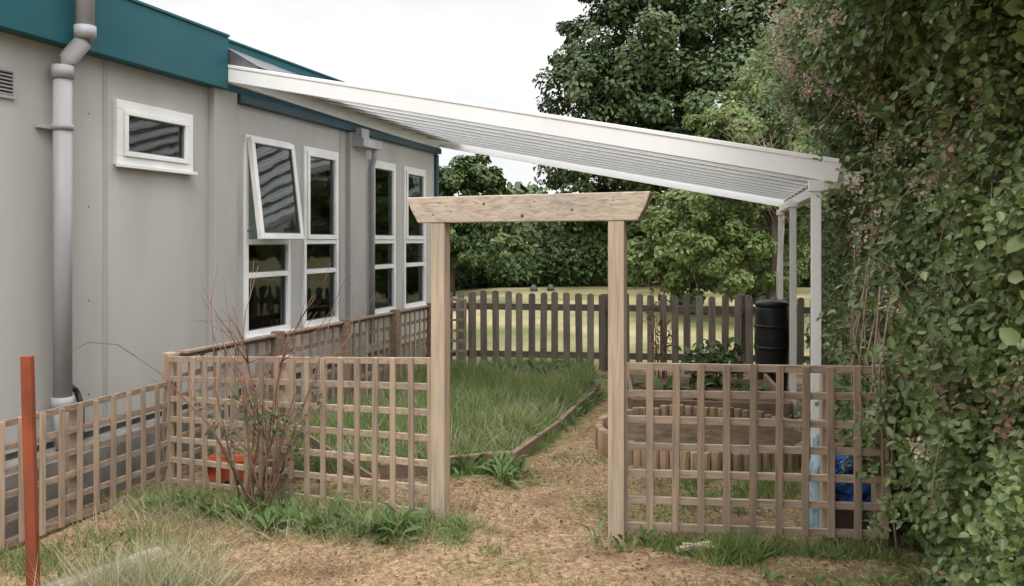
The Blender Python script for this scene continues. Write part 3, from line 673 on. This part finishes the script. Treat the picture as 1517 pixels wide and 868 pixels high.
def along(p,q,n,sp): 
    t=R.uniform(0,1,n); return p[0]+(q[0]-p[0])*t+R.normal(size=n)*sp, p[1]+(q[1]-p[1])*t+R.normal(size=n)*sp
for (p,q,n,sp,a,b) in (((-2.7,5.95),(-.45,4.85),5200,.13,.04,.16),((.7,4.55),(1.9,4.4),2200,.07,.03,.13),((1.0,4.4),(1.35,4.38),1400,.06,.06,.18),((-.3,4.75),(-.15,4.5),900,.08,.04,.12),((-2.9,4.6),(-2.2,4.9),1700,.25,.05,.16),((1.0,5.5),(1.9,5.6),1500,.2,.05,.2),((.15,6.5),(.95,9.3),2600,.05,.04,.15),((.0,6.1),(-.5,5.9),1500,.08,.05,.16)):
    X,Y=along(p,q,n,sp); k=np.array([mn.noise(Vector((u_*3.2,v_*3.2,21))) for u_,v_ in zip(X,Y)])>-.12
    blades('grass_tufts',X[k],Y[k],a,b,.006,GRASS,.6)
X,Y=along((-2.7,5.8),(-.4,4.75),3000,.16); blades('dead_grass_tufts',X,Y,.05,.19,.005,PALE,.9)
def weeds(name,cs,per,lmin,lmax,mat,asp=.28,el=(.15,1.0),T=LONG):
    C=[];A=[];No=[];L_=[]
    for (x,y,s) in cs:
        for i in range(int(per*R.uniform(.6,1.2))):
            t=R.uniform(0,6.283);e=R.uniform(*el);rr=R.uniform(0,.06)
            a=np.array([math.cos(t)*math.cos(e),math.sin(t)*math.cos(e),math.sin(e)]); C.append([x+math.cos(t)*rr,y+math.sin(t)*rr,gz(x,y)+R.uniform(0,.08)*s]);A.append(a)
            No.append([-math.cos(t)*math.sin(e),-math.sin(t)*math.sin(e),math.cos(e)]);L_.append(R.uniform(lmin,lmax)*s)
    C=np.array(C);A=np.array(A);No=nz(np.array(No)+R.normal(size=C.shape)*.35);L_=np.array(L_)
    return npobj(name,scatter(T,C,A,No,L_,L_*asp*R.uniform(.6,1.2,len(L_))),mat)
cs=[]
for i in range(58):
    t=R.uniform(0,1)**.8; cs.append((-2.45+1.95*t+R.normal()*.06,5.85-1.15*t-R.uniform(-.12,.24),R.uniform(.4,1.05)))
cs+= [(-.35+R.normal()*.08,4.78+R.normal()*.08,R.uniform(.5,.8)) for _ in range(6)]
cs+= [(-.05+R.normal()*.14,5.88+R.normal()*.1,R.uniform(.6,1.1)) for _ in range(14)]
cs+= [(.5+R.normal()*.06,4.5+R.normal()*.06,.6) for _ in range(5)]
cs+= [(.3+t*.6+R.normal()*.04,6.9+t*2.2+R.normal()*.05,R.uniform(.4,.8)) for t in R.uniform(0,1,14)]
cs+= [(1.2+R.normal()*.2,5.2+R.normal()*.2,R.uniform(.6,1.0)) for _ in range(8)]
cs+= [(1.5+R.normal()*.35,6.7+R.normal()*.3,R.uniform(.8,1.4)) for _ in range(14)]
cs+= [(2.0+R.normal()*.4,8.7+R.normal()*.4,R.uniform(1,2.0)) for _ in range(26)]
cs+= [(R.uniform(-.9,.9),R.uniform(10.0,11.0),R.uniform(1,1.8)) for _ in range(26)]
cs+= [(-2.2+R.normal()*.4,4.6+R.normal()*.3,R.uniform(.4,.7)) for _ in range(14)]
cs+= [(R.uniform(1.2,2.0),R.uniform(3.6,4.4),R.uniform(.3,.6)) for _ in range(18)]
weeds('weeds',cs,13,.06,.17,WEED,.24)
X=-1.80+R.normal(size=2000)*.17;Y=4.05+R.normal(size=2000)*.14; blades('pale_grass_tussock',X,Y,.15,.42,.005,PALE,.8)
n=2000;X=R.uniform(-2.6,2,n);Y=R.uniform(3.2,7,n);C=np.stack([X,Y,g(X,Y)+.015],1);L_=R.uniform(.010,.032,n)
npobj('leaf_litter',scatter(LEAF,C,rv(n),nz(np.array([0,0,1])+rv(n)*.5),L_,L_*.6),BROWNL)
# ---------------------------------------------------------------- bare sapling by trellis
sp=empty('bare_shrub'); m=MB().use(TWIG); LC=[]
base=Vector((-1.6,5.42,-.1))
def grow(p,dr,L_,r,depth):
    k=5;P=[p];q=p.copy();d=dr.normalized()
    for i in range(k):
        d=(d+Vector(R.normal(size=3))*.10+Vector((0,0,.03))).normalized(); q=q+d*(L_/k);P.append(q.copy())
    m.tube(P,[max(.0014,r*(1-i/k*.7)) for i in range(k+1)],6)
    if depth<2:
        for _ in range(3 if depth==0 else 2):
            i=random.randint(1,k-1); nd=(d+Vector(R.normal(size=3))*.5).normalized(); grow(P[i],nd,L_*R.uniform(.35,.6),r*.5,depth+1)
    for i in range(1,k+1):
        if R.uniform()<.24 and P[i].z<.75: LC.append(P[i])
for i in range(14):
    o=Vector((R.normal()*.09,R.normal()*.06,0)); grow(base+o,Vector((R.normal()*.26,R.normal()*.13,1)),R.uniform(.7,1.4),.008,0)
m.tube([base+Vector((-.1,.0,.1)),(-1.95,5.45,.45),(-2.25,5.4,.80),(-2.5,5.35,.99),(-2.66,5.3,1.01),(-2.75,5.28,.96),(-2.82,5.26,.84)],[.006,.005,.004,.004,.003,.002,.0012],6)
m.tube([base+Vector((-.15,.0,.1)),(-1.9,5.4,.7),(-1.93,5.4,1.35)],[.006,.004,.0015],6)
m.obj('stems',sp)
C=np.concatenate([np.array([list(p)])+R.normal(size=(3,3))*.02 for p in LC]);n=len(C);L_=R.uniform(.02,.045,n)
npobj('leaves',scatter(LEAF,C,rv(n)+np.array([0,0,-.3]),nz(np.array([0,-.4,1])+rv(n)*.6),L_,L_*.6),MID,sp)
m=MB().use(TWIG);pl=empty('tall_flowering_plant');C=[]
for i in range(9):
    x,y=1.68+R.normal()*.04,9.6; t=Vector((x+R.normal()*.12,y+R.normal()*.05,R.uniform(.7,1.3))); m.tube([(x,y,-.1),Vector((x,y,.3)).lerp(t,.5),t],[.007,.005,.002],5)
    for k in range(10):
        q=Vector((x,y,.2)).lerp(t,R.uniform(.2,1)); C.append(list(q))
m.obj('stems',pl); C=np.array(C);n=len(C);L_=R.uniform(.05,.10,n); npobj('leaves',scatter(LEAF,C,rv(n),rv(n),L_,L_*.35),BROWNL,pl)
FO=nmat('orange_petals',[(0.3,(.6,.12,.02)),(0.7,(.75,.25,.04))],(9,9,9),.7)
C=np.concatenate([np.array([[1.62,9.5,.42]])+R.normal(size=(8,3))*.015,np.array([[1.8,9.5,.5]])+R.normal(size=(5,3))*.01]);n=len(C);L_=np.full(n,.03);npobj('flowers',scatter(LEAF,C,rv(n),rv(n),L_,L_*.7),FO,pl)
C=np.array([2.15,9.2,.25])+R.normal(size=(380,3))*np.array([.17,.12,.12]);n=len(C);L_=R.uniform(.06,.12,n);npobj('garden_plant',scatter(LEAF,C,rv(n),nz(np.array([0,-.4,1])+rv(n)*.5),L_,L_*.6),MID)
# ---------------------------------------------------------------- world & sun
SUNAZ=172
w=bpy.data.worlds.new('World');scene.world=w;w.use_nodes=True;nt=w.node_tree;N=nt.nodes;L=nt.links
sky=N.new('ShaderNodeTexSky');sky.sky_type='NISHITA';sky.sun_disc=False;sky.sun_elevation=math.radians(50);sky.sun_rotation=math.radians(SUNAZ)
tc=N.new('ShaderNodeTexCoord');mp=N.new('ShaderNodeMapping');mp.inputs['Scale'].default_value=(1.3,1.3,3.2);mp.inputs['Location'].default_value=(.3,.1,.4)
no=N.new('ShaderNodeTexNoise');no.inputs['Scale'].default_value=1.6;no.inputs['Detail'].default_value=6;no.inputs['Roughness'].default_value=.5
L.new(tc.outputs['Generated'],mp.inputs[0]);L.new(mp.outputs[0],no.inputs[0])
cr=ramp(nt,[(0.38,(7.2,7.25,7.35)),(0.62,(10.2,10.2,10.15))]);L.new(no.outputs[0],cr.inputs[0])
sx=N.new('ShaderNodeSeparateXYZ');L.new(tc.outputs['Generated'],sx.inputs[0])
mr=N.new('ShaderNodeMapRange');mr.inputs[1].default_value=.28;mr.inputs[2].default_value=.9;mr.inputs[3].default_value=1.0;mr.inputs[4].default_value=3.5;L.new(sx.outputs[2],mr.inputs[0])
sc=N.new('ShaderNodeVectorMath');sc.operation='SCALE';L.new(cr.outputs[0],sc.inputs[0]);L.new(mr.outputs[0],sc.inputs['Scale'])
mi=N.new('ShaderNodeMix');mi.data_type='RGBA';mi.inputs[0].default_value=.94;L.new(sky.outputs[0],mi.inputs[6]);L.new(sc.outputs[0],mi.inputs[7])
bg=N['Background'];bg.inputs[1].default_value=.11;L.new(mi.outputs[2],bg.inputs[0])
sd=bpy.data.lights.new('sun','SUN');sd.energy=1.5;sd.angle=math.radians(18);sd.color=(1,.97,.92)
so=newobj('sun',sd)
el=math.radians(50);az=math.radians(SUNAZ)
dirv=Vector((math.sin(az)*math.cos(el),math.cos(az)*math.cos(el),math.sin(el)))
so.rotation_euler=dirv.to_track_quat('Z','Y').to_euler(); so.location=dirv*30
cd=bpy.data.cameras.new('camera');cam=newobj('camera',cd);cam.location=(0,0,1.65);cam.rotation_euler=(math.radians(90),0,0)
cd.sensor_width=36;cd.lens=29.66;cd.shift_y=-.0514;cd.clip_end=2000;cd.clip_start=.05
scene.camera=cam
